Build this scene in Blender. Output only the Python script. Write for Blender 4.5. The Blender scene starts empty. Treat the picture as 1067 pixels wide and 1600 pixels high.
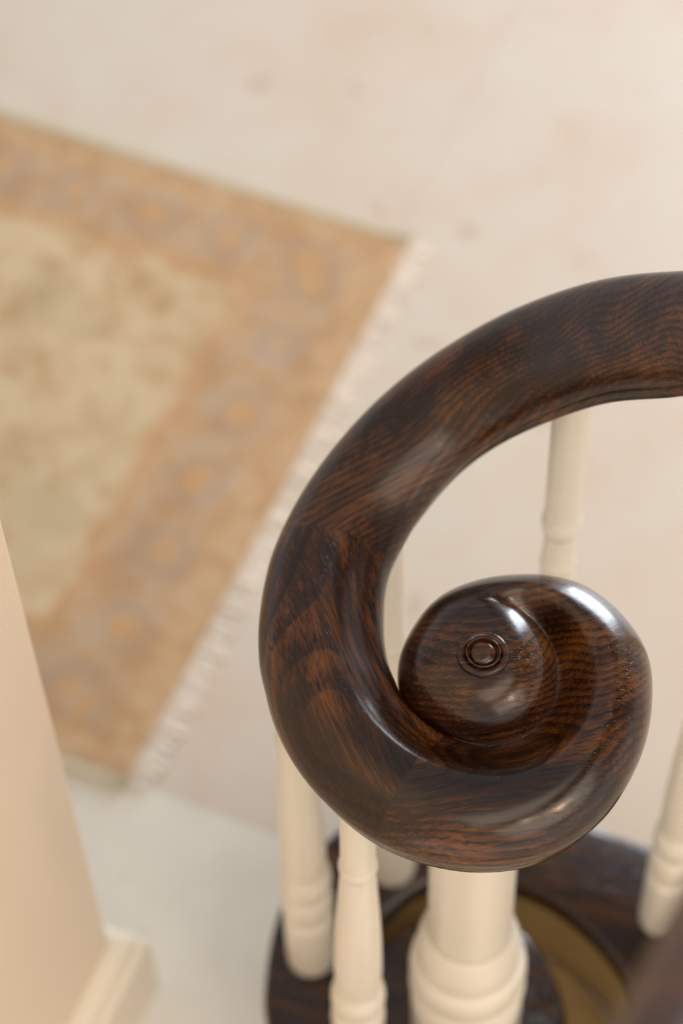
import bpy, bmesh, math, random
import numpy as np
from mathutils import Matrix, Vector

# ------------------------------------------------------------------ camera
S = bpy.context.scene
COL = S.collection
UP = np.array([-107.0, 2530.0, 3778.0]); UP /= np.linalg.norm(UP)
XA = np.array([1.0, 0, 0]); XA -= XA.dot(UP) * UP; XA /= np.linalg.norm(XA)
YA = np.cross(UP, XA)
CAM_LOC = (-0.0640, -0.8490, 2.2883)
cam_d = bpy.data.cameras.new('camera')
cam_d.sensor_fit = 'VERTICAL'; cam_d.sensor_height = 36.0; cam_d.sensor_width = 24.0
cam_d.lens = 85.0
cam_d.clip_start = 0.02; cam_d.clip_end = 60
cam_d.dof.use_dof = True
cam_d.dof.focus_distance = 1.655
cam_d.dof.aperture_fstop = 2.8
cam = bpy.data.objects.new('camera', cam_d); COL.objects.link(cam)
m = Matrix([list(XA), list(YA), list(UP)]).to_4x4()
m.translation = Vector(CAM_LOC)
cam.matrix_world = m
S.camera = cam
S.view_settings.view_transform = 'Standard'
S.view_settings.look = 'None'
S.view_settings.gamma = 1.0
S.view_settings.exposure = 0.25
S.view_settings.use_curve_mapping = False

# ------------------------------------------------------------------ light
w = bpy.data.worlds.new('room_light'); S.world = w; w.use_nodes = True
bg = w.node_tree.nodes['Background']
bg.inputs[1].default_value = 1.0
_t = w.node_tree
_g = _t.nodes.new('ShaderNodeTexCoord'); _s = _t.nodes.new('ShaderNodeSeparateXYZ'); _t.links.new(_g.outputs['Generated'], _s.inputs[0])
_r = _t.nodes.new('ShaderNodeMapRange'); _r.interpolation_type = 'SMOOTHSTEP'
_t.links.new(_s.outputs[1], _r.inputs[0]); _r.inputs[1].default_value = -0.75; _r.inputs[2].default_value = 0.55
_c = _t.nodes.new('ShaderNodeValToRGB'); _t.links.new(_r.outputs[0], _c.inputs[0])
_c.color_ramp.elements[0].color = (0.62, 0.54, 0.45, 1); _c.color_ramp.elements[1].color = (0.12, 0.11, 0.10, 1)
# walls round the hall catch more light than its ceiling
_a = _t.nodes.new('ShaderNodeMath'); _a.operation = 'ABSOLUTE'; _t.links.new(_s.outputs[2], _a.inputs[0])
_h = _t.nodes.new('ShaderNodeMapRange'); _h.interpolation_type = 'SMOOTHSTEP'; _t.links.new(_a.outputs[0], _h.inputs[0])
_h.inputs[1].default_value = 0.5; _h.inputs[2].default_value = 0.05; _h.inputs[3].default_value = 0.0; _h.inputs[4].default_value = 0.40
_m = _t.nodes.new('ShaderNodeMix'); _m.data_type = 'RGBA'; _m.blend_type = 'ADD'
_m.inputs[0].default_value = 1.0
_k = _t.nodes.new('ShaderNodeCombineColor')
for _i in range(3): _t.links.new(_h.outputs[0], _k.inputs[_i])
_t.links.new(_c.outputs[0], _m.inputs[6]); _t.links.new(_k.outputs[0], _m.inputs[7])
_t.links.new(_m.outputs[2], bg.inputs[0])


def area(name, loc, target, size, size_y, power, color):
    d = bpy.data.lights.new(name, 'AREA'); d.shape = 'RECTANGLE'
    d.size = size; d.size_y = size_y; d.energy = power; d.color = color
    o = bpy.data.objects.new(name, d); COL.objects.link(o)
    o.location = loc
    o.rotation_euler = (Vector(target) - Vector(loc)).to_track_quat('-Z', 'Y').to_euler()
    return o


def bulb(name, loc, power, radius, color):
    d = bpy.data.lights.new(name, 'POINT'); d.energy = power; d.shadow_soft_size = radius; d.color = color
    o = bpy.data.objects.new(name, d); COL.objects.link(o); o.location = loc
    return o


area('window_light', (2.0, 4.0, 1.45), (0.1, 0.3, 0.2), 1.2, 2.3, 135, (0.80, 0.90, 1.0))
area('landing_ceiling_light', (1.5, -1.5, 3.5), (-0.1, 0.3, 0.2), 3.4, 3.4, 64, (1.0, 0.86, 0.70))
area('hall_fill_light', (-1.2, 2.4, 4.2), (-0.6, 0.8, 0), 6.0, 6.0, 26, (0.94, 0.98, 1.0))  # added overhead fill that brightens the floor, in place of ceiling bounce
bulb('lamp_light_near', (1.15, -0.85, 2.25), 11, 0.06, (1.0, 0.66, 0.40))
bulb('lamp_light_far', (0.62, -1.15, 2.55), 7, 0.06, (1.0, 0.66, 0.40))


# ------------------------------------------------------------------ node helpers
class NT:
    def __init__(s, name):
        s.m = bpy.data.materials.new(name); s.m.use_nodes = True
        s.t = s.m.node_tree; s.b = s.t.nodes['Principled BSDF']

    def n(s, kind, **kw):
        nd = s.t.nodes.new('ShaderNode' + kind)
        for k, v in kw.items():
            if k.startswith('_'):
                nd.inputs[k[1:]].default_value = v
            else:
                setattr(nd, k, v)
        return nd

    def l(s, a, b):
        s.t.links.new(a, b)

    def put(s, sock, v):
        if isinstance(v, (int, float)):
            sock.default_value = v
        elif isinstance(v, tuple):
            sock.default_value = v
        else:
            s.l(v, sock)

    def math(s, op, a, b=0.0, c=0.0, clamp=False):
        nd = s.n('Math', operation=op); nd.use_clamp = clamp
        s.put(nd.inputs[0], a); s.put(nd.inputs[1], b); s.put(nd.inputs[2], c)
        return nd.outputs[0]

    def mix(s, f, a, b, blend='MIX'):
        nd = s.n('Mix', data_type='RGBA', blend_type=blend)
        s.put(nd.inputs[0], f); s.put(nd.inputs[6], a); s.put(nd.inputs[7], b)
        return nd.outputs[2]

    def ramp(s, f, stops, interp='LINEAR'):
        nd = s.n('ValToRGB'); nd.color_ramp.interpolation = interp
        e = nd.color_ramp.elements
        while len(e) < len(stops):
            e.new(0.5)
        for i, (p, c) in enumerate(stops):
            e[i].position = p
            e[i].color = c if len(c) == 4 else (*c, 1)
        s.put(nd.inputs[0], f)
        return nd.outputs[0]

    def step(s, v, lo, hi):
        nd = s.n('MapRange', interpolation_type='SMOOTHSTEP')
        s.put(nd.inputs[0], v); nd.inputs[1].default_value = lo; nd.inputs[2].default_value = hi
        return nd.outputs[0]

    def coords(s, rot=(0, 0, 0), scale=(1, 1, 1), loc=(0, 0, 0), src=None):
        if src is None:
            src = s.n('TexCoord').outputs['Object']
        mp = s.n('Mapping'); s.l(src, mp.inputs[0])
        mp.inputs['Location'].default_value = loc
        mp.inputs['Rotation'].default_value = rot
        mp.inputs['Scale'].default_value = scale
        return mp.outputs[0]

    def noise(s, vec, scale, detail=4, rough=0.5, dist=0.0):
        nd = s.n('TexNoise'); s.l(vec, nd.inputs['Vector'])
        nd.inputs['Scale'].default_value = scale; nd.inputs['Detail'].default_value = detail
        nd.inputs['Roughness'].default_value = rough; nd.inputs['Distortion'].default_value = dist
        return nd.outputs[0]


def srgb(r, g, b):
    f = lambda c: (c / 255) / 12.92 if c <= 10 else (((c / 255) + 0.055) / 1.055) ** 2.4
    return (f(r), f(g), f(b), 1.0)


def oak(name, ang, offset, ring=62.0, gain=1.0, tilt=6.0, gloss=0.17, coat=0.4):
    """dark stained oak, fibres along plan angle `ang` (degrees)"""
    k = NT(name)
    # TexCoord -> rotate about z so that x runs along the fibres
    v = k.coords(rot=(0, 0, math.radians(-ang)))
    v = k.coords(rot=(0, math.radians(tilt), 0), loc=offset, src=v)
    warp = k.noise(k.coords(scale=(1.0, 2.2, 2.2), src=v), 6.0, 1, 0.4)
    wv = k.n('VectorMath', operation='MULTIPLY_ADD')
    cmb = k.n('CombineXYZ'); k.l(warp, cmb.inputs[1]); k.l(warp, cmb.inputs[2])
    k.l(cmb.outputs[0], wv.inputs[0]); wv.inputs[1].default_value = (0, 0.030, 0.030); k.l(v, wv.inputs[2])
    v2 = wv.outputs[0]
    wave = k.n('TexWave', wave_type='RINGS', rings_direction='X', wave_profile='SAW')
    k.l(v2, wave.inputs['Vector'])
    wave.inputs['Scale'].default_value = ring; wave.inputs['Distortion'].default_value = 0.5
    wave.inputs['Detail'].default_value = 1; wave.inputs['Detail Scale'].default_value = 0.4
    rings = wave.outputs['Fac']
    fib = k.noise(k.coords(scale=(14, 520, 520), src=v2), 1.0, 4, 0.65)
    broad = k.noise(k.coords(scale=(8, 42, 42), src=v2), 1.0, 4, 0.6)
    big = k.noise(k.coords(scale=(9, 16, 16), src=v2), 1.0, 2, 0.5)
    pore = k.noise(k.coords(scale=(55, 640, 640), src=v2), 1.0, 1, 0.5)
    late = k.math('MULTIPLY', k.step(rings, 0.25, 0.85), k.math('SUBTRACT', 1.0, k.step(rings, 0.93, 1.0)))
    pth = k.math('MULTIPLY_ADD', late, -0.13, 0.695)
    poref = k.step(k.math('SUBTRACT', pore, pth), -0.02, 0.03)
    val = k.math('ADD', k.math('MULTIPLY', fib, 0.30), k.math('MULTIPLY', broad, 0.32))
    val = k.math('ADD', val, k.math('MULTIPLY', big, 0.24))
    val = k.math('SUBTRACT', val, k.math('MULTIPLY', late, 0.055))
    g = gain
    colr = k.ramp(val, [(0.29, (0.0045 * g, 0.0014 * g, 0.0005 * g)), (0.40, (0.020 * g, 0.0056 * g, 0.0013 * g)),
                        (0.485, (0.076 * g, 0.0250 * g, 0.0046 * g)), (0.60, (0.165 * g, 0.060 * g, 0.0130 * g))])
    colr = k.mix(k.math('MULTIPLY', poref, 0.85), colr, (0.004, 0.002, 0.0012, 1))
    k.l(colr, k.b.inputs['Base Color'])
    rough = k.math('MULTIPLY_ADD', fib, 0.18, gloss)
    k.l(rough, k.b.inputs['Roughness'])
    k.b.inputs['Specular IOR Level'].default_value = 0.42
    k.b.inputs['Coat Weight'].default_value = coat
    k.b.inputs['Coat Roughness'].default_value = 0.17
    bp = k.n('Bump'); bp.inputs['Strength'].default_value = 0.35; bp.inputs['Distance'].default_value = 0.0006
    h = k.math('SUBTRACT', k.math('MULTIPLY', fib, 0.35), poref)
    k.l(h, bp.inputs['Height']); k.l(bp.outputs[0], k.b.inputs['Normal'])
    return k.m


def painted(name, col, rough=0.38, bump=0.0, bscale=400):
    k = NT(name)
    v = k.coords()
    n = k.noise(v, 9, 3)
    c = k.mix(n, col, tuple([x * 0.94 for x in col[:3]] + [1]))
    k.l(c, k.b.inputs['Base Color'])
    k.b.inputs['Roughness'].default_value = rough
    if bump:
        bp = k.n('Bump'); bp.inputs['Strength'].default_value = bump; bp.inputs['Distance'].default_value = 0.001
        k.l(k.noise(v, bscale, 3, 0.6), bp.inputs['Height']); k.l(bp.outputs[0], k.b.inputs['Normal'])
    return k.m


# architectural axes (plan): AU runs away along the wall, AV across it
AU = Vector((0.3907, 0.9205, 0)).normalized(); AV = Vector((AU.y, -AU.x, 0))
AANG = math.atan2(AU.y, AU.x)


def stone_material():
    k = NT('honed_limestone')
    v = k.coords(rot=(0, 0, math.pi / 2 - AANG))       # x along AV, y along AU
    br = k.n('TexBrick', offset=0.5, squash=1.0)
    mv = k.coords(loc=(1.10, -0.184, 0), src=v)
    k.l(mv, br.inputs['Vector'])
    br.inputs['Scale'].default_value = 1.0
    br.inputs['Brick Width'].default_value = 1.25; br.inputs['Row Height'].default_value = 1.42
    br.inputs['Mortar Size'].default_value = 0.0018; br.inputs['Mortar Smooth'].default_value = 0.3
    br.inputs['Color1'].default_value = (0, 0, 0, 1); br.inputs['Color2'].default_value = (1, 1, 1, 1)
    br.inputs['Mortar'].default_value = (0.5, 0.5, 0.5, 1)
    sp = k.n('SeparateXYZ'); k.l(mv, sp.inputs[0])
    row0 = k.math('GREATER_THAN', sp.outputs[1], 0.0)
    warm = k.math('ADD', k.math('MULTIPLY', br.outputs['Color'], 0.1), k.math('MULTIPLY', row0, 0.75))
    n1 = k.noise(v, 2.6, 5, 0.6, 0.6)
    n2 = k.noise(v, 11, 5, 0.6, 0.3)
    t = k.math('ADD', k.math('MULTIPLY', n1, 0.75), k.math('MULTIPLY', n2, 0.45))
    t = k.math('ADD', t, k.math('MULTIPLY_ADD', warm, 0.5, -0.3))
    c = k.ramp(t, [(0.35, srgb(227, 221, 210)), (0.55, srgb(216, 208, 196)), (0.75, srgb(215, 200, 186)), (0.95, srgb(207, 186, 165))])
    spot = k.step(k.noise(v, 17, 2, 0.4), 0.66, 0.76)
    c = k.mix(k.math('MULTIPLY', spot, 0.35), c, srgb(178, 150, 118))
    c = k.mix(k.math('MULTIPLY', br.outputs['Fac'], 0.35), c, srgb(180, 164, 148))
    k.l(c, k.b.inputs['Base Color'])
    k.b.inputs['Roughness'].default_value = 0.45
    return k.m


def rug_material():
    """coordinates: x along the runner from its fringed end, y across, metres"""
    k = NT('faded_woven_wool')
    obj = k.n('TexCoord').outputs['Object']
    sep = k.n('SeparateXYZ'); k.l(obj, sep.inputs[0]); X, Y = sep.outputs[0], sep.outputs[1]
    WID = 0.80
    # distance from the nearest edge
    dy = k.math('MINIMUM', Y, k.math('SUBTRACT', WID, Y))
    dx = X
    d = k.math('MINIMUM', k.math('MULTIPLY', dx, 0.86), dy)
    wob = k.math('MULTIPLY_ADD', k.noise(obj, 22, 3), 0.045, -0.0225)
    d = k.math('ADD', d, wob)
    nA = k.noise(obj, 14, 4, 0.6, 0.4); nB = k.noise(obj, 34, 4, 0.6, 0.5); nC = k.noise(obj, 6, 3, 0.5)
    field = k.ramp(k.math('ADD', k.math('MULTIPLY', nA, 0.55), k.math('MULTIPLY', nB, 0.45)),
                   [(0.38, srgb(186, 156, 120)), (0.47, srgb(204, 178, 144)), (0.58, srgb(214, 194, 162)), (0.70, srgb(204, 176, 138))])
    field = k.mix(k.math('MULTIPLY', k.step(nC, 0.52, 0.68), 0.5), field, srgb(186, 172, 140))
    border = k.ramp(k.math('ADD', k.math('MULTIPLY', nA, 0.5), k.math('MULTIPLY', nB, 0.5)),
                    [(0.40, srgb(186, 150, 114)), (0.52, srgb(200, 166, 130)), (0.63, srgb(205, 178, 148))])
    # rosettes along the borders
    P = 0.105

    def rosette(along, across, centre):
        a = k.math('SUBTRACT', k.math('PINGPONG', along, P / 2), 0.0)
        b = k.math('SUBTRACT', across, centre)
        return k.math('SQRT', k.math('ADD', k.math('MULTIPLY', a, a), k.math('MULTIPLY', b, b)))
    r1 = rosette(Y, dx, 0.088)
    r2 = rosette(X, dy, 0.076)
    r = k.math('MINIMUM', r1, r2)
    r = k.math('ADD', r, k.math('MULTIPLY_ADD', nB, 0.05, -0.025))
    r = k.math('ADD', r, k.math('MULTIPLY_ADD', nA, 0.03, -0.015))
    inb = k.math('MULTIPLY', k.step(d, 0.035, 0.05), k.math('SUBTRACT', 1.0, k.step(d, 0.115, 0.13)))
    halo = k.math('MULTIPLY', inb, k.step(nB, 0.36, 0.58))
    b2 = k.mix(k.math('MULTIPLY', halo, 0.40), border, srgb(176, 158, 142))
    ring = k.math('MULTIPLY', k.step(r, 0.015, 0.022), k.math('SUBTRACT', 1.0, k.step(r, 0.030, 0.040)))
    b2 = k.mix(k.math('MULTIPLY', k.math('MULTIPLY', ring, inb), k.math('MULTIPLY', nC, 0.62)), b2, srgb(164, 148, 138))
    core = k.math('SUBTRACT', 1.0, k.step(r, 0.008, 0.018))
    b2 = k.mix(k.math('MULTIPLY', k.math('MULTIPLY', core, inb), k.math('MULTIPLY', nC, 0.9)), b2, srgb(210, 162, 110))
    guard = k.math('MULTIPLY', k.step(d, 0.125, 0.132), k.math('SUBTRACT', 1.0, k.step(d, 0.142, 0.150)))
    c = k.mix(k.step(d, 0.138, 0.158), b2, field)
    c = k.mix(k.math('MULTIPLY', guard, k.math('MULTIPLY', nC, 0.5)), c, srgb(196, 146, 98))
    sel = k.math('SUBTRACT', 1.0, k.step(dy, 0.006, 0.012))
    c = k.mix(k.math('MULTIPLY', sel, 0.6), c, srgb(176, 160, 136))
    k.l(c, k.b.inputs['Base Color'])
    k.b.inputs['Roughness'].default_value = 0.95
    k.b.inputs['Specular IOR Level'].default_value = 0.1
    bp = k.n('Bump'); bp.inputs['Strength'].default_value = 0.5; bp.inputs['Distance'].default_value = 0.002
    k.l(k.noise(obj, 300, 3), bp.inputs['Height']); k.l(bp.outputs[0], k.b.inputs['Normal'])
    return k.m


# ------------------------------------------------------------------ mesh helpers
def link(name, me, parent=None, mats=()):
    o = bpy.data.objects.new(name, me); COL.objects.link(o)
    for mt in mats:
        me.materials.append(mt)
    if parent:
        o.parent = parent
    return o


def mesh_obj(name, verts, faces, mats, parent=None, smooth=True, midx=None):
    me = bpy.data.meshes.new(name)
    me.from_pydata([tuple(map(float, v)) for v in verts], [], [tuple(map(int, f)) for f in faces])
    o = link(name, me, parent, mats)
    for p in me.polygons:
        p.use_smooth = smooth
    if midx is not None:
        for p, i in zip(me.polygons, midx):
            p.material_index = int(i)
    me.update()
    return o


def empty(name, loc, label, cat, group=None):
    o = bpy.data.objects.new(name, None); COL.objects.link(o); o.location = loc
    o.empty_display_size = 0.05
    tag(o, label, cat, group)
    return o


def tag(o, label=None, cat=None, group=None, kind=None):
    if label: o['label'] = label
    if cat: o['category'] = cat
    if group: o['group'] = group
    if kind: o['kind'] = kind
    return o


def lathe(prof, n=64, centre=(0, 0, 0), cap=True):
    """prof: (r, z) from bottom to top; returns verts, faces"""
    V, Fc = [], []
    for r, z in prof:
        for i in range(n):
            a = 2 * math.pi * i / n
            V.append((centre[0] + r * math.cos(a), centre[1] + r * math.sin(a), centre[2] + z))
    for j in range(len(prof) - 1):
        for i in range(n):
            a, b = j * n + i, j * n + (i + 1) % n
            Fc.append((a, b, b + n, a + n))
    if cap:
        Fc.append(tuple(reversed(range(n))))
        Fc.append(tuple((len(prof) - 1) * n + i for i in range(n)))
    return V, Fc


def smooth_profile(pts, per=5):
    """Catmull-Rom through (r, z) points; a point with a third item True is kept sharp"""
    out = []
    P = [np.array(p[:2], float) for p in pts]; sharp = [len(p) > 2 and p[2] for p in pts]
    for i in range(len(P) - 1):
        p1, p2 = P[i], P[i + 1]
        p0 = P[i - 1] if i > 0 and not sharp[i] else 2 * p1 - p2
        p3 = P[i + 2] if i + 2 < len(P) and not sharp[i + 1] else 2 * p2 - p1
        for j in range(per):
            t = j / per
            q = 0.5 * ((2 * p1) + (-p0 + p2) * t + (2 * p0 - 5 * p1 + 4 * p2 - p3) * t * t + (-p0 + 3 * p1 - 3 * p2 + p3) * t ** 3)
            out.append((max(q[0], 0.0005), q[1]))
    out.append(tuple(P[-1]))
    return out


def auto_sharp(o, deg=40):
    me = o.data
    bm = bmesh.new(); bm.from_mesh(me)
    for e in bm.edges:
        if len(e.link_faces) == 2 and e.calc_face_angle(0) > math.radians(deg):
            e.smooth = False
    bm.to_mesh(me); bm.free()


#RAIL-BEGIN
# ------------------------------------------------------------------ handrail geometry
ZE = 0.797                 # height of the widest line of the volute
ZTOP = 0.842               # top of the eye


def interp(xs, ys, x):
    """natural-ish cubic (monotone Catmull) interpolation"""
    xs = np.asarray(xs, float); ys = np.asarray(ys, float)
    if ys.ndim == 1:
        ys = ys[:, None]
    m_ = np.zeros_like(ys)
    m_[1:-1] = (ys[2:] - ys[:-2]) / (xs[2:] - xs[:-2])[:, None]
    m_[0] = (ys[1] - ys[0]) / (xs[1] - xs[0]); m_[-1] = (ys[-1] - ys[-2]) / (xs[-1] - xs[-2])
    i = int(np.clip(np.searchsorted(xs, x) - 1, 0, len(xs) - 2))
    h = xs[i + 1] - xs[i]; t = (x - xs[i]) / h
    r = (2 * t ** 3 - 3 * t ** 2 + 1) * ys[i] + (t ** 3 - 2 * t ** 2 + t) * h * m_[i] + (-2 * t ** 3 + 3 * t ** 2) * ys[i + 1] + (t ** 3 - t ** 2) * h * m_[i + 1]
    return r if r.size > 1 else float(r[0])


def sstep(a, b, x):
    t = min(max((x - a) / (b - a), 0), 1)
    return t * t * (3 - 2 * t)


R_PHI = [184, 201, 220, 239, 255.5, 268, 285.5, 303, 325, 350, 370, 386, 405, 417, 432, 452, 473, 497, 523, 544]
R_VAL = [.1518, .1462, .1425, .1420, .1412, .1410, .1395, .1335, .1245, .1203, .1205, .1165, .1100, .1025, .0930, .0838, .0760, .0665, .0615, .0585]
V_PHI = [184, 207, 234, 261, 287, 309, 334, 360, 382, 399, 420, 434, 452, 473, 497, 523, 544]
V_VAL = [.0585, .0530, .0500, .0500, .0517, .0524, .0524, .0535, .0560, .0572, .0560, .0525, .0510, .0500, .0505, .0530, .0583]
# rail stations: outer x,y  inner x,y  z of widest line, crown height
RAIL = [
    (-.1514, -.0106, -.0584, -.0041, .797, .031),
    (-.1578, .0218, -.0665, .0231, .797, .031),
    (-.1581, .0618, -.0685, .0552, .797, .031),
    (-.1501, .1112, -.0649, .0905, .797, .031),
    (-.1294, .1624, -.0508, .1242, .798, .031),
    (-.1004, .2070, -.0350, .1495, .803, .032),
    (-.0648, .2425, -.0110, .1760, .814, .033),
    (-.0216, .2665, .0160, .1885, .834, .034),
    (.0305, .2760, .0490, .1880, .866, .036),
    (.0880, .2585, .0915, .1695, .918, .037),
    (.1441, .2249, .1320, .1375, .968, .037),
    (.2150, .1800, .1650, .1060, 1.020, .037),
    (.2800, .0900, .2000, .0500, 1.080, .037),
    (.3000, -.0300, .2130, -.0250, 1.140, .037),
    (.2900, -.1600, .2040, -.1250, 1.200, .036),
    (.2450, -.2850, .1650, -.2440, 1.260, .036),
    (.1680, -.4040, .0860, -.3600, 1.312, .036),
    (.1090, -.5150, .0330, -.4620, 1.370, .036),
    (.0580, -.6180, -.0180, -.5800, 1.430, .036),
    (.0380, -.7200, -.0480, -.7050, 1.490, .036),
    (.0400, -.8600, -.0480, -.8600, 1.550, .036),
]
# side profile below the widest line: (inset, drop); the moulding starts at index 4
SIDE = [(0.0, 0.0), (.0008, .0028), (.0028, .0052), (.0062, .0066), (.0086, .0072), (.0086, .0098), (.0070, .0112), (.0064, .0125),
        (.0064, .0205), (.0080, .0232), (.0110, .0240)]
NT_ = 44


def tvals():
    return [0.5 * (1 - math.cos(math.pi * i / NT_)) for i in range(NT_ + 1)]


def crown(t):
    u = abs(2 * t - 1)
    return (1 - min(u, 1) ** 2.25) ** (1 / 2.05)


def outer_fall(t, tr, p=2.25):
    return (1 - (max(t - tr, 0) / (1 - tr)) ** p) ** 0.5


def lipped(t, zi, tr=0.42):
    """section with a soft hollow towards the inner edge and a rounded lip there"""
    lip = (1 - (1 - min(t / 0.12, 1)) ** 2.2) ** 0.5
    return (zi * lip + (0.0335 - zi) * sstep(0.07, tr + .03, t)) * outer_fall(t, tr)


def head_strip(phi):
    """heights over the widest line for each t from valley (0) to outer edge (1)"""
    R = interp(R_PHI, R_VAL, phi); V = min(interp(V_PHI, V_VAL, phi), R - 1e-5)
    if phi >= 543.9: V = R
    zv = 0.0065 * sstep(186, 250, phi)
    mm = sstep(205, 275, phi)
    ww = sstep(385, 455, phi)
    cr = 0.031
    out = []
    zT = ZTOP - ZE
    for t in tvals():
        f_rail = lipped(t, .0145)
        tr = 0.42 + .10 * sstep(210, 340, phi) - .14 * sstep(345, 400, phi)
        g = outer_fall(t, tr, 2.25 - .75 * sstep(340, 400, phi))
        b = zv + (0.0345 - zv) * sstep(0.0, tr + .03, t)
        f_coil = b * g
        h = f_rail * (1 - mm) + f_coil * mm + (zv * (1 - min(t / .12, 1)) ** 2 * (1 - mm))
        r = V + (R - V) * t
        h_d = zT * dome(r / R)
        out.append((r, h * (1 - ww) + h_d * ww))
    return R, V, zv, ww, out


def dome(u, p=2.1):
    u = min(max(u, 0), 1)
    return (1 - u ** p) ** 0.52


def build_rail_arrays():
    """returns vertex groups: dict part -> (verts, faces, tagvalue)"""
    tv = tvals(); n = NT_ + 1
    # --- rows of the strip (rail far end -> head end)
    rows = []   # each row: inner side pts (bottom->top), top pts, outer side pts
    # rail part
    ns = len(RAIL); A = np.array(RAIL); ks = np.arange(ns)
    steps = 10
    ss = [k_ / steps for k_ in range((ns - 1) * steps, 0, -1)]
    for s in ss:
        ox, oy, ix, iy, z, c = interp(ks, A, s)
        O = np.array([ox, oy]); I = np.array([ix, iy]); wd = np.linalg.norm(O - I); d = (O - I) / wd
        kk = c / 0.031
        mm = 1 - sstep(1.5, 6.5, s)
        top = [np.array([*(I + (O - I) * t), z + c * crown(t) * (1 - mm) + lipped(t, .0145) * mm]) for t in tv]
        side_in = [np.array([*(I + d * q), z - h * kk]) for q, h in reversed(SIDE[1:])]
        side_out = [np.array([*(O - d * q), z - h * kk]) for q, h in SIDE[1:]]
        rows.append(dict(i=side_in, t=top, o=side_out, kind='rail', s=s))
    dphi = 3.0
    phis = [184 + dphi * j for j in range(int(360 / dphi) + 1)]
    domes = []
    for ph in phis:
        R, V, zv, ww, st = head_strip(ph)
        a = math.radians(ph); d = np.array([math.cos(a), math.sin(a)])
        top = [np.array([*(d * r), ZE + h]) for r, h in st]
        side_in = [np.array([*(d * (V + q)), ZE - h]) for q, h in reversed(SIDE[1:])]
        side_out = [np.array([*(d * (R - q)), ZE - h]) for q, h in SIDE[1:]]
        rows.append(dict(i=side_in if ph < 190 else None, t=top, o=side_out, kind='head', phi=ph))
        # dome column
        zT = ZTOP - ZE
        col = []
        for j in range(31):
            u = math.sin(math.pi / 2 * j / 30)
            r = V * u
            h1 = zv + (zT - zv) * dome(u, 2.1 + .5 * sstep(200, 250, ph))
            h2 = zT * dome(r / R)
            col.append(np.array([*(d * r), ZE + h1 * (1 - ww) + h2 * ww]))
        domes.append(col)
    return rows, domes
#RAIL-END


# materials
OAK_A = oak('stained_oak_run', 33, (0.31, 0.20, 0.05), ring=66, tilt=5, gain=1.4, gloss=0.21, coat=0.25)
OAK_B = oak('stained_oak_bend', -68, (0.13, 0.05, 0.12), ring=56, tilt=-5, gain=1.5, gloss=0.19, coat=0.3)
OAK_C = oak('stained_oak_scroll', 12, (0.52, 0.16, 0.09), ring=60, tilt=4, gain=1.4, gloss=0.14)
OAK_D = oak('stained_oak_tread', -23, (0.1, 0.2, 0.3), ring=40, gain=0.8, tilt=3, gloss=0.14)
CREAM = painted('cream_gloss_paint', srgb(234, 226, 212), 0.3)
WALLP = painted('warm_cream_wall_paint', srgb(226, 208, 186), 0.42, bump=0.5, bscale=260)
TRIMP = painted('cream_trim_paint', srgb(232, 220, 200), 0.25)
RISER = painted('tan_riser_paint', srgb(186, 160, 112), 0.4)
STONE = stone_material()
RUG = rug_material()
FRINGE = painted('ivory_cotton', srgb(240, 228, 216), 0.9)
BINDING = painted('drab_cotton_binding', srgb(206, 194, 170), 0.9)

# ------------------------------------------------------------------ setting
# floor
fv = [(-3.2, -2.5, 0), (3.2, -2.5, 0), (3.2, 4.5, 0), (-3.2, 4.5, 0)]
fv += [(x, y, -0.1) for x, y, _ in fv]
fl = mesh_obj('floor', fv, [(0, 1, 2, 3), (7, 6, 5, 4), (0, 4, 5, 1), (1, 5, 6, 2), (2, 6, 7, 3), (3, 7, 4, 0)], [STONE], smooth=False)
tag(fl, kind='structure')

W0 = Vector((-0.3365, 0.0957, 0))          # plan corner of the wall end
TH = 0.14; LEN = 2.3; HGT = 2.8


def prism(pts, z0, z1):
    n = len(pts)
    V = [(p[0], p[1], z0) for p in pts] + [(p[0], p[1], z1) for p in pts]
    F_ = [tuple(reversed(range(n))), tuple(range(n, 2 * n))]
    for i in range(n):
        j = (i + 1) % n
        F_.append((i, j, j + n, i + n))
    return V, F_


pts = [W0, W0 - AV * TH, W0 - AV * TH - AU * LEN, W0 - AU * LEN]
V, Fc = prism([tuple(p) for p in pts], 0, HGT)
wl = mesh_obj('wall_left', V, Fc, [WALLP], smooth=False)
bev = wl.modifiers.new('bevel', 'BEVEL'); bev.width = 0.004; bev.segments = 3; bev.limit_method = 'ANGLE'
tag(wl, kind='structure')

# baseboard mitred round the wall end
BP = [(0.0, 0.0), (0.027, 0.0), (0.027, 0.112), (0.025, 0.116), (0.019, 0.119), (0.019, 0.128), (0.016, 0.134), (0.009, 0.138), (0.0, 0.139)]
path = [(-AU * LEN, AV), (Vector((0, 0, 0)), AV + AU), (-AV * TH, AU - AV), (-AV * TH - AU * LEN, -AV)]
V = []; Fc = []
for c_, off in path:
    for q, z in BP:
        p = W0 + c_ + off * q
        V.append((p.x, p.y, z))
nb = len(BP)
for a in range(len(path) - 1):
    for b in range(nb - 1):
        i = a * nb + b
        Fc.append((i, i + nb, i + nb + 1, i + 1))
bb = mesh_obj('baseboard_left', V, Fc, [TRIMP], smooth=False)
tag(bb, kind='structure')

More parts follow.
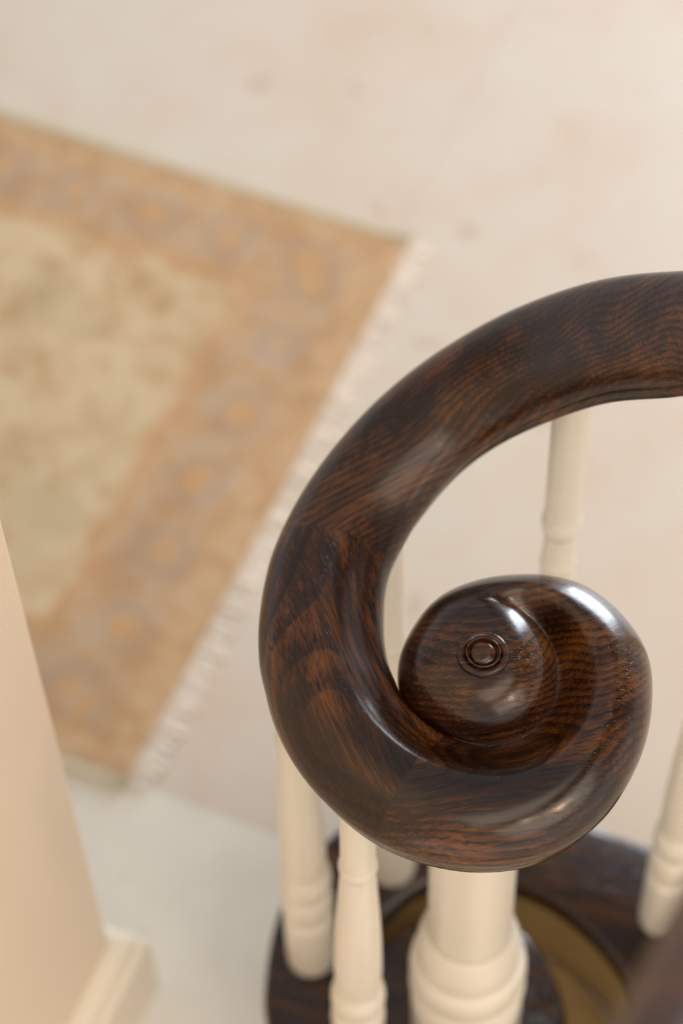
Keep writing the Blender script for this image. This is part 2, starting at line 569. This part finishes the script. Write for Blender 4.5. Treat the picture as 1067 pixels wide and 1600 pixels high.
# ------------------------------------------------------------------ curtail step
def catmull(pts, per=8, closed=False):
    P = [np.array(p, float) for p in pts]; out = []
    n = len(P)
    for i in range(n if closed else n - 1):
        if closed:
            p0, p1, p2, p3 = P[i - 1], P[i], P[(i + 1) % n], P[(i + 2) % n]
        else:
            p1, p2 = P[i], P[i + 1]
            p0 = P[i - 1] if i else 2 * p1 - p2
            p3 = P[i + 2] if i + 2 < n else 2 * p2 - p1
        for j in range(per):
            t = j / per
            out.append(0.5 * ((2 * p1) + (-p0 + p2) * t + (2 * p0 - 5 * p1 + 4 * p2 - p3) * t * t + (-p0 + 3 * p1 - 3 * p2 + p3) * t ** 3))
    if not closed:
        out.append(P[-1])
    return out


edge_out = catmull([(-.06, -.26), (-.13, -.16), (-.168, -.064), (-.183, -.003), (-.186, .035), (-.179, .093), (-.162, .140), (-.125, .190), (-.065, .235),
                    (.01, .262), (.060, .268), (.098, .245), (.118, .210), (.134, .195)], 6)
edge_far = [np.array(p) for p in [(.16, .1855), (.20, .169), (.40, .085), (.56, .017)]]
edge_back = [np.array(p) for p in [(.46, -.22), (.36, -.30), (.26, -.30)]]
edge_ring = catmull([(.20, -.20), (.172, -.10), (.162, -.03), (.156, .019), (.143, .051), (.118, .086), (.084, .117), (.048, .134), (.005, .142), (-.034, .134),
                     (-.062, .113), (-.084, .088), (-.101, .062)], 6)
edge_disc = catmull([(-.099, .050), (-.082, .064), (-.062, .088), (-.037, .104), (0, .111), (.030, .106), (.050, .095), (.067, .079), (.082, .051), (.092, .020), (.094, -.006), (.090, -.04),
                     (.072, -.08), (.035, -.13), (-.01, -.20)], 6)
outline = edge_out + edge_far + edge_back + edge_ring + edge_disc


def inset(poly, d):
    n = len(poly); out = []
    area2 = sum(poly[i][0] * poly[(i + 1) % n][1] - poly[(i + 1) % n][0] * poly[i][1] for i in range(n))
    sg = 1 if area2 > 0 else -1
    for i in range(n):
        a, b, c = poly[i - 1], poly[i], poly[(i + 1) % n]
        d1 = (b - a) / (np.linalg.norm(b - a) + 1e-9); d2 = (c - b) / (np.linalg.norm(c - b) + 1e-9)
        n1 = np.array([-d1[1], d1[0]]) * sg; n2 = np.array([-d2[1], d2[0]]) * sg
        nn = n1 + n2; ln = np.linalg.norm(nn)
        nn = nn / ln if ln > 1e-3 else n1
        k_ = 1 / max(nn.dot(n1), 0.5)
        out.append(b + nn * d * k_)
    return out


def loft_outline(poly, levels):
    """levels: (inset, z) from bottom to top, closed with n-gon caps"""
    V = []; F_ = []; n = len(poly)
    for d, z in levels:
        for p in inset(poly, d):
            V.append((p[0], p[1], z))
    for j in range(len(levels) - 1):
        for i in range(n):
            a, b = j * n + i, j * n + (i + 1) % n
            F_.append((b, a, a + n, b + n))
    F_.append(tuple(range(n)))
    F_.append(tuple(reversed(range((len(levels) - 1) * n, len(levels) * n))))
    return V, F_


step = empty('curtail_step', (0, 0, 0), 'curved bottom stair step with dark oak tread and tan riser under the newel post', 'stair step')
V, Fc = loft_outline(outline, [(.008, .150), (.003, .1515), (.0005, .156), (0, .164), (.0005, .172), (.003, .1775), (.008, .180)])
tr = mesh_obj('tread', V, Fc, [OAK_D], step)
auto_sharp(tr, 50)
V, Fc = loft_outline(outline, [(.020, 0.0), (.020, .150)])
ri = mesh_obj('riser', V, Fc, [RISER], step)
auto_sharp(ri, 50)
for o in (tr, ri):
    bm = bmesh.new(); bm.from_mesh(o.data); bmesh.ops.recalc_face_normals(bm, faces=bm.faces); bm.to_mesh(o.data); bm.free()

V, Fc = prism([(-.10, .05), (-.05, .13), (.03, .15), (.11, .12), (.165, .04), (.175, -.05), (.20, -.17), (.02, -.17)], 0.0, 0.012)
mesh_obj('gap_shade_panel', V, Fc, [RISER], step, smooth=False)  # added sheet over the gap floor, its tan standing in for shade there

# ------------------------------------------------------------------ newel post
TZ = 0.18
newel = empty('newel_post', (0, 0, TZ), 'thick cream turned newel post under the middle of the scroll', 'newel post')
prof = [(.049, 0.0, True), (.0495, .03), (.0500, .078, True), (.0475, .081), (.0475, .084, True), (.0500, .090), (.0515, .097), (.0500, .104, True), (.0482, .106),
        (.0482, .111, True), (.0505, .118), (.0512, .130), (.0500, .142), (.0470, .150, True), (.0448, .152), (.0448, .158, True), (.0455, .164), (.0450, .176), (.0425, .190), (.0395, .203), (.0368, .212, True),
        (.0358, .216), (.0356, .26), (.0352, .40), (.0345, ZE - TZ - .022)]
cut = [p[1] for p in prof].index(.212)
for nm, pf in (('turned_base', prof[:cut + 1]), ('shaft', prof[cut:])):
    V, Fc = lathe(smooth_profile(pf, 5), 72)
    p_ = mesh_obj(nm, V, Fc, [CREAM], newel)
    auto_sharp(p_, 50)


# ------------------------------------------------------------------ balusters
def baluster_mesh(height):
    """turned spindle; the lower turning is fixed from the foot, the upper ring sits a set distance below the rail"""
    H = height; zr = H - .205
    pr = [(.0222, 0.0, True), (.0227, .004), (.0228, .05), (.0226, .098, True), (.0205, .101), (.0205, .105, True), (.0228, .111), (.0234, .124), (.0226, .139), (.0200, .147, True),
          (.0198, .151, True), (.0222, .156), (.0233, .166), (.0226, .178), (.0200, .187, True), (.0192, .192, True), (.0199, .21), (.0200, .24), (.0188, .30), (.0163, .36), (.0140, .408, True),
          (.0139, .412, True), (.0150, .417), (.0153, .421), (.0150, .425), (.0139, .430, True)]
    if zr > .45:
        pr += [(.0137, .435), (.0135, zr - .010, True), (.0158, zr - .007), (.0166, zr), (.0158, zr + .007), (.0146, zr + .010, True), (.0146, zr + .02), (.0152, H - .02), (.0152, H)]
    else:
        pr += [(.0137, .435), (.0137, H - .05), (.0139, H)]
    V, Fc = lathe(smooth_profile(pr, 4), 48)
    me = bpy.data.meshes.new('spindle')
    me.from_pydata(V, [], Fc)
    for p in me.polygons: p.use_smooth = True
    me.materials.append(CREAM); me.update()
    return me


def rail_under(x, y):
    A = np.array(RAIL); ks = np.arange(len(RAIL)); best = None
    for k_ in np.arange(0, 16, .05):
        r = interp(ks, A, k_)
        d = math.hypot((r[0] + r[2]) / 2 - x, (r[1] + r[3]) / 2 - y)
        if best is None or d < best[0]: best = (d, r[4] - .024 * r[5] / .031)
    return best[1]


BALS = [((-.0656, .1562), .590, 'cream baluster foot showing between the fat newel post and front left baluster', 0),
        ((-.1415, .0652), .590, 'cream baluster furthest left, its plain round foot on the dark tread by the outer edge', 0),
        ((-.0985, -.0440), .590, 'cream baluster nearest the camera left of the newel, vase turning below a thin ring', 1),
        ((.0754, .2310), .716, 'cream baluster seen upright through the open curve of the rail above the scroll', 0),
        ((.1890, .1015), .845, 'cream baluster at right edge, standing on the dark tread right of the newel', 0)]
for (x, y), h, lab, lean in BALS:
    me = baluster_mesh(rail_under(x, y) - TZ - (.0 if y < .17 and x < .1 else .006))
    o = bpy.data.objects.new('baluster', me); COL.objects.link(o)
    o.location = (x, y, TZ)
    if lean: o.rotation_euler = (0, math.radians(1.0), 0)
    tag(o, lab, 'baluster', 'balusters under the curved handrail')
    auto_sharp(o, 50)

# ------------------------------------------------------------------ handrail
rows, domes = build_rail_arrays()
VERTS = []; FACES = []; PART = []; MAT = []      # part: 0 rail, 1 volute, 2 moulding


def addv(p):
    VERTS.append(tuple(p)); return len(VERTS) - 1


nside = len(SIDE) - 1; MS = 4                    # side faces from index MS on are the moulding
ids = []
for r in rows:
    ids.append(dict(i=[addv(p) for p in r['i']] if r['i'] is not None else None, t=[addv(p) for p in r['t']], o=[addv(p) for p in r['o']]))


def mat_of(row):
    if row['kind'] == 'rail':
        return 0 if row['s'] > 3.35 else 1
    return 1 if row['phi'] < 236 else 2


for a in range(len(rows) - 1):
    A_, B_ = ids[a], ids[a + 1]
    mt = mat_of(rows[a]); part = 1 if mt == 2 else 0
    for j in range(NT_):
        FACES.append((A_['t'][j], A_['t'][j + 1], B_['t'][j + 1], B_['t'][j])); PART.append(part); MAT.append(mt)
    La, Lb = [A_['t'][-1]] + A_['o'], [B_['t'][-1]] + B_['o']
    for j in range(nside):
        FACES.append((La[j], La[j + 1], Lb[j + 1], Lb[j])); PART.append(2 if j >= MS else part); MAT.append(mt)
    if A_['i'] is not None and B_['i'] is not None:
        La, Lb = A_['i'] + [A_['t'][0]], B_['i'] + [B_['t'][0]]
        for j in range(nside):
            FACES.append((La[j], La[j + 1], Lb[j + 1], Lb[j])); PART.append(2 if j < nside - MS else part); MAT.append(mt)
        FACES.append((A_['i'][0], B_['i'][0], B_['o'][-1], A_['o'][-1])); PART.append(2); MAT.append(mt)
    else:
        # underside fan to the axis
        c_ = addv((0, 0, ZE - SIDE[-1][1]))
        FACES.append((A_['o'][-1], c_, B_['o'][-1])); PART.append(2); MAT.append(mt)
# far end cap of the rail
cap = ids[0]['i'] + ids[0]['t'] + ids[0]['o']
FACES.append(tuple(cap)); PART.append(0); MAT.append(0)
# dome
dome_ids = [[addv(p) for p in col] for col in domes]
for a in range(len(domes) - 1):
    for j in range(30):
        q = (dome_ids[a][j], dome_ids[a][j + 1], dome_ids[a + 1][j + 1], dome_ids[a + 1][j])
        FACES.append(q); PART.append(1); MAT.append(2)

# weld: build a single mesh, remove doubles, take its normals, then split into parts
me = bpy.data.meshes.new('whole'); me.from_pydata(VERTS, [], FACES)
at = me.attributes.new('part', 'INT', 'FACE'); at.data.foreach_set('value', PART)
for p, i in zip(me.polygons, MAT): p.material_index = i
bm = bmesh.new(); bm.from_mesh(me)
bmesh.ops.remove_doubles(bm, verts=bm.verts, dist=2e-5)
bmesh.ops.dissolve_degenerate(bm, edges=bm.edges, dist=1e-6)
bmesh.ops.recalc_face_normals(bm, faces=bm.faces)
# orient: make sure top faces point up
s_ = sum(f.normal.z for f in bm.faces if f.calc_center_median().z > ZE + .01)
if s_ < 0:
    bmesh.ops.reverse_faces(bm, faces=bm.faces)
bm.normal_update()
lay = bm.faces.layers.int.get('part')
handrail = empty('handrail', (0, 0, ZE - .024), 'dark stained oak handrail curling round into a snail-shell scroll over the newel', 'handrail')
off = handrail.location


def split(name, part, mats):
    vm = {}; V = []; N = []; F_ = []; M_ = []
    for f in bm.faces:
        if f[lay] != part:
            continue
        idx = []
        for v in f.verts:
            if v.index not in vm:
                vm[v.index] = len(V); V.append(v.co - off); N.append(v.normal.copy())
            idx.append(vm[v.index])
        F_.append(idx); M_.append(f.material_index)
    o = mesh_obj(name, V, F_, mats, handrail, True, M_)
    o.data.normals_split_custom_set_from_vertices([tuple(n) for n in N])
    return o


bm.verts.index_update()
split('rail', 0, [OAK_A, OAK_B, OAK_C])
split('volute', 1, [OAK_A, OAK_B, OAK_C])
mo = split('under_moulding', 2, [OAK_A, OAK_B, OAK_C])
bm.free(); bpy.data.meshes.remove(me)

# turned rosette on the eye of the scroll
zc = ZTOP - off.z
rp = [(.0186, -.006, True), (.0182, -.0004, True), (.0178, .0010), (.0165, .0023), (.0148, .0024), (.0132, .0014), (.0126, .0008, True), (.0123, .0026), (.0116, .0033), (.0109, .0026), (.0104, -.0006, True),
      (.0098, -.0006, True), (.0093, .0012), (.0074, .0030), (.0040, .0042), (.0006, .0044)]
V, Fc = lathe(smooth_profile(rp, 5), 72, (0, 0, zc))
ro = mesh_obj('rosette', V, Fc, [OAK_C], handrail)
auto_sharp(ro, 55)

# ------------------------------------------------------------------ runner rug
rug = empty('runner_rug', (0, 0, 0), 'faded tan and cream oriental runner rug with ivory fringed end on stone floor', 'rug')
RB = Vector((-0.3446, 0.3398, 0))           # corner of the fringed end nearest the stairs
rug_dir_y = AU                               # across
rug_dir_x = Vector((-AU.y, AU.x, 0))         # along
L_, W_ = 2.3, 0.80
rz = math.atan2(rug_dir_x.y, rug_dir_x.x)
# local frame: x along, y across must be right handed -> y = rot90(x) points along -AU, so start from the far corner
RA = RB + AU * W_
rug.location = RA; rug.rotation_euler = (0, 0, rz)
nx, ny = 60, 20
V = []; Fc = []
random.seed(4)
for i in range(nx + 1):
    for j in range(ny + 1):
        x = L_ * i / nx; y = W_ * j / ny
        wz = .0008 * math.sin(x * 7 + y * 3)
        V.append((x, y + .0015 * math.sin(x * 9), .008 + wz))
base = len(V)
Fc += [(i * (ny + 1) + j, (i + 1) * (ny + 1) + j, (i + 1) * (ny + 1) + j + 1, i * (ny + 1) + j + 1) for i in range(nx) for j in range(ny)]
rim = [i * (ny + 1) for i in range(nx + 1)] + [nx * (ny + 1) + j for j in range(1, ny + 1)] + [i * (ny + 1) + ny for i in range(nx - 1, -1, -1)] + [j for j in range(ny - 1, 0, -1)]
for k_ in rim: V.append((V[k_][0], V[k_][1], .0005))
nr = len(rim)
for q in range(nr):
    Fc.append((rim[q], base + q, base + (q + 1) % nr, rim[(q + 1) % nr]))
Fc.append(tuple(base + q for q in range(nr)))
pile = mesh_obj('pile', V, Fc, [RUG], rug, True)
bm = bmesh.new(); bm.from_mesh(pile.data); bmesh.ops.recalc_face_normals(bm, faces=bm.faces); bm.to_mesh(pile.data); bm.free()
auto_sharp(pile, 40)

# ivory selvedge binding along both long edges
for yy in (-.004, W_ + .004):
    V = []; Fc = []
    for i in range(nx + 1):
        x = L_ * i / nx
        for a in range(10):
            an = 2 * math.pi * a / 10
            V.append((x, yy + .0015 * math.sin(x * 9) +   .0065 * math.cos(an), .0052 + .0042 * math.sin(an)))
    for i in range(nx):
        for a in range(10):
            b_ = (a + 1) % 10
            Fc.append((i * 10 + a, i * 10 + b_, (i + 1) * 10 + b_, (i + 1) * 10 + a))
    Fc.append(tuple(range(10))); Fc.append(tuple(nx * 10 + a for a in reversed(range(10))))
    sb = mesh_obj('selvedge', V, Fc, [BINDING], rug, True)
    tag(sb, 'pale drab bound long edge')

# fringe: knotted tassels along the end
V = []; Fc = []
y = 0.002
while y < W_ - .002:
    Ln = random.uniform(.022, .034); sk = random.uniform(-.007, .007); rr = random.uniform(.0014, .0022)
    for strand in (-1, 0, 1):
        base = len(V); seg = 5
        for q in range(seg + 1):
            t = q / seg
            cx = .004 - (Ln + .004) * t
            cy = y + sk * t * t + strand * .0016 * t
            cz = .0045 * (1 - t) + .0022 + .0008 * math.sin(t * 9 + strand)
            for a in range(4):
                an = math.pi / 2 * a + .4
                V.append((cx, cy + rr * math.cos(an), cz + rr * .8 * math.sin(an)))
        for q in range(seg):
            for a in range(4):
                i0 = base + q * 4 + a; i1 = base + q * 4 + (a + 1) % 4
                Fc.append((i0, i1, i1 + 4, i0 + 4))
        Fc.append((base + seg * 4, base + seg * 4 + 1, base + seg * 4 + 2, base + seg * 4 + 3))
    y += random.uniform(.0036, .0056)
fr = mesh_obj('fringe', V, Fc, [FRINGE], rug, True)
tag(fr, 'ivory cotton fringe', kind='stuff')
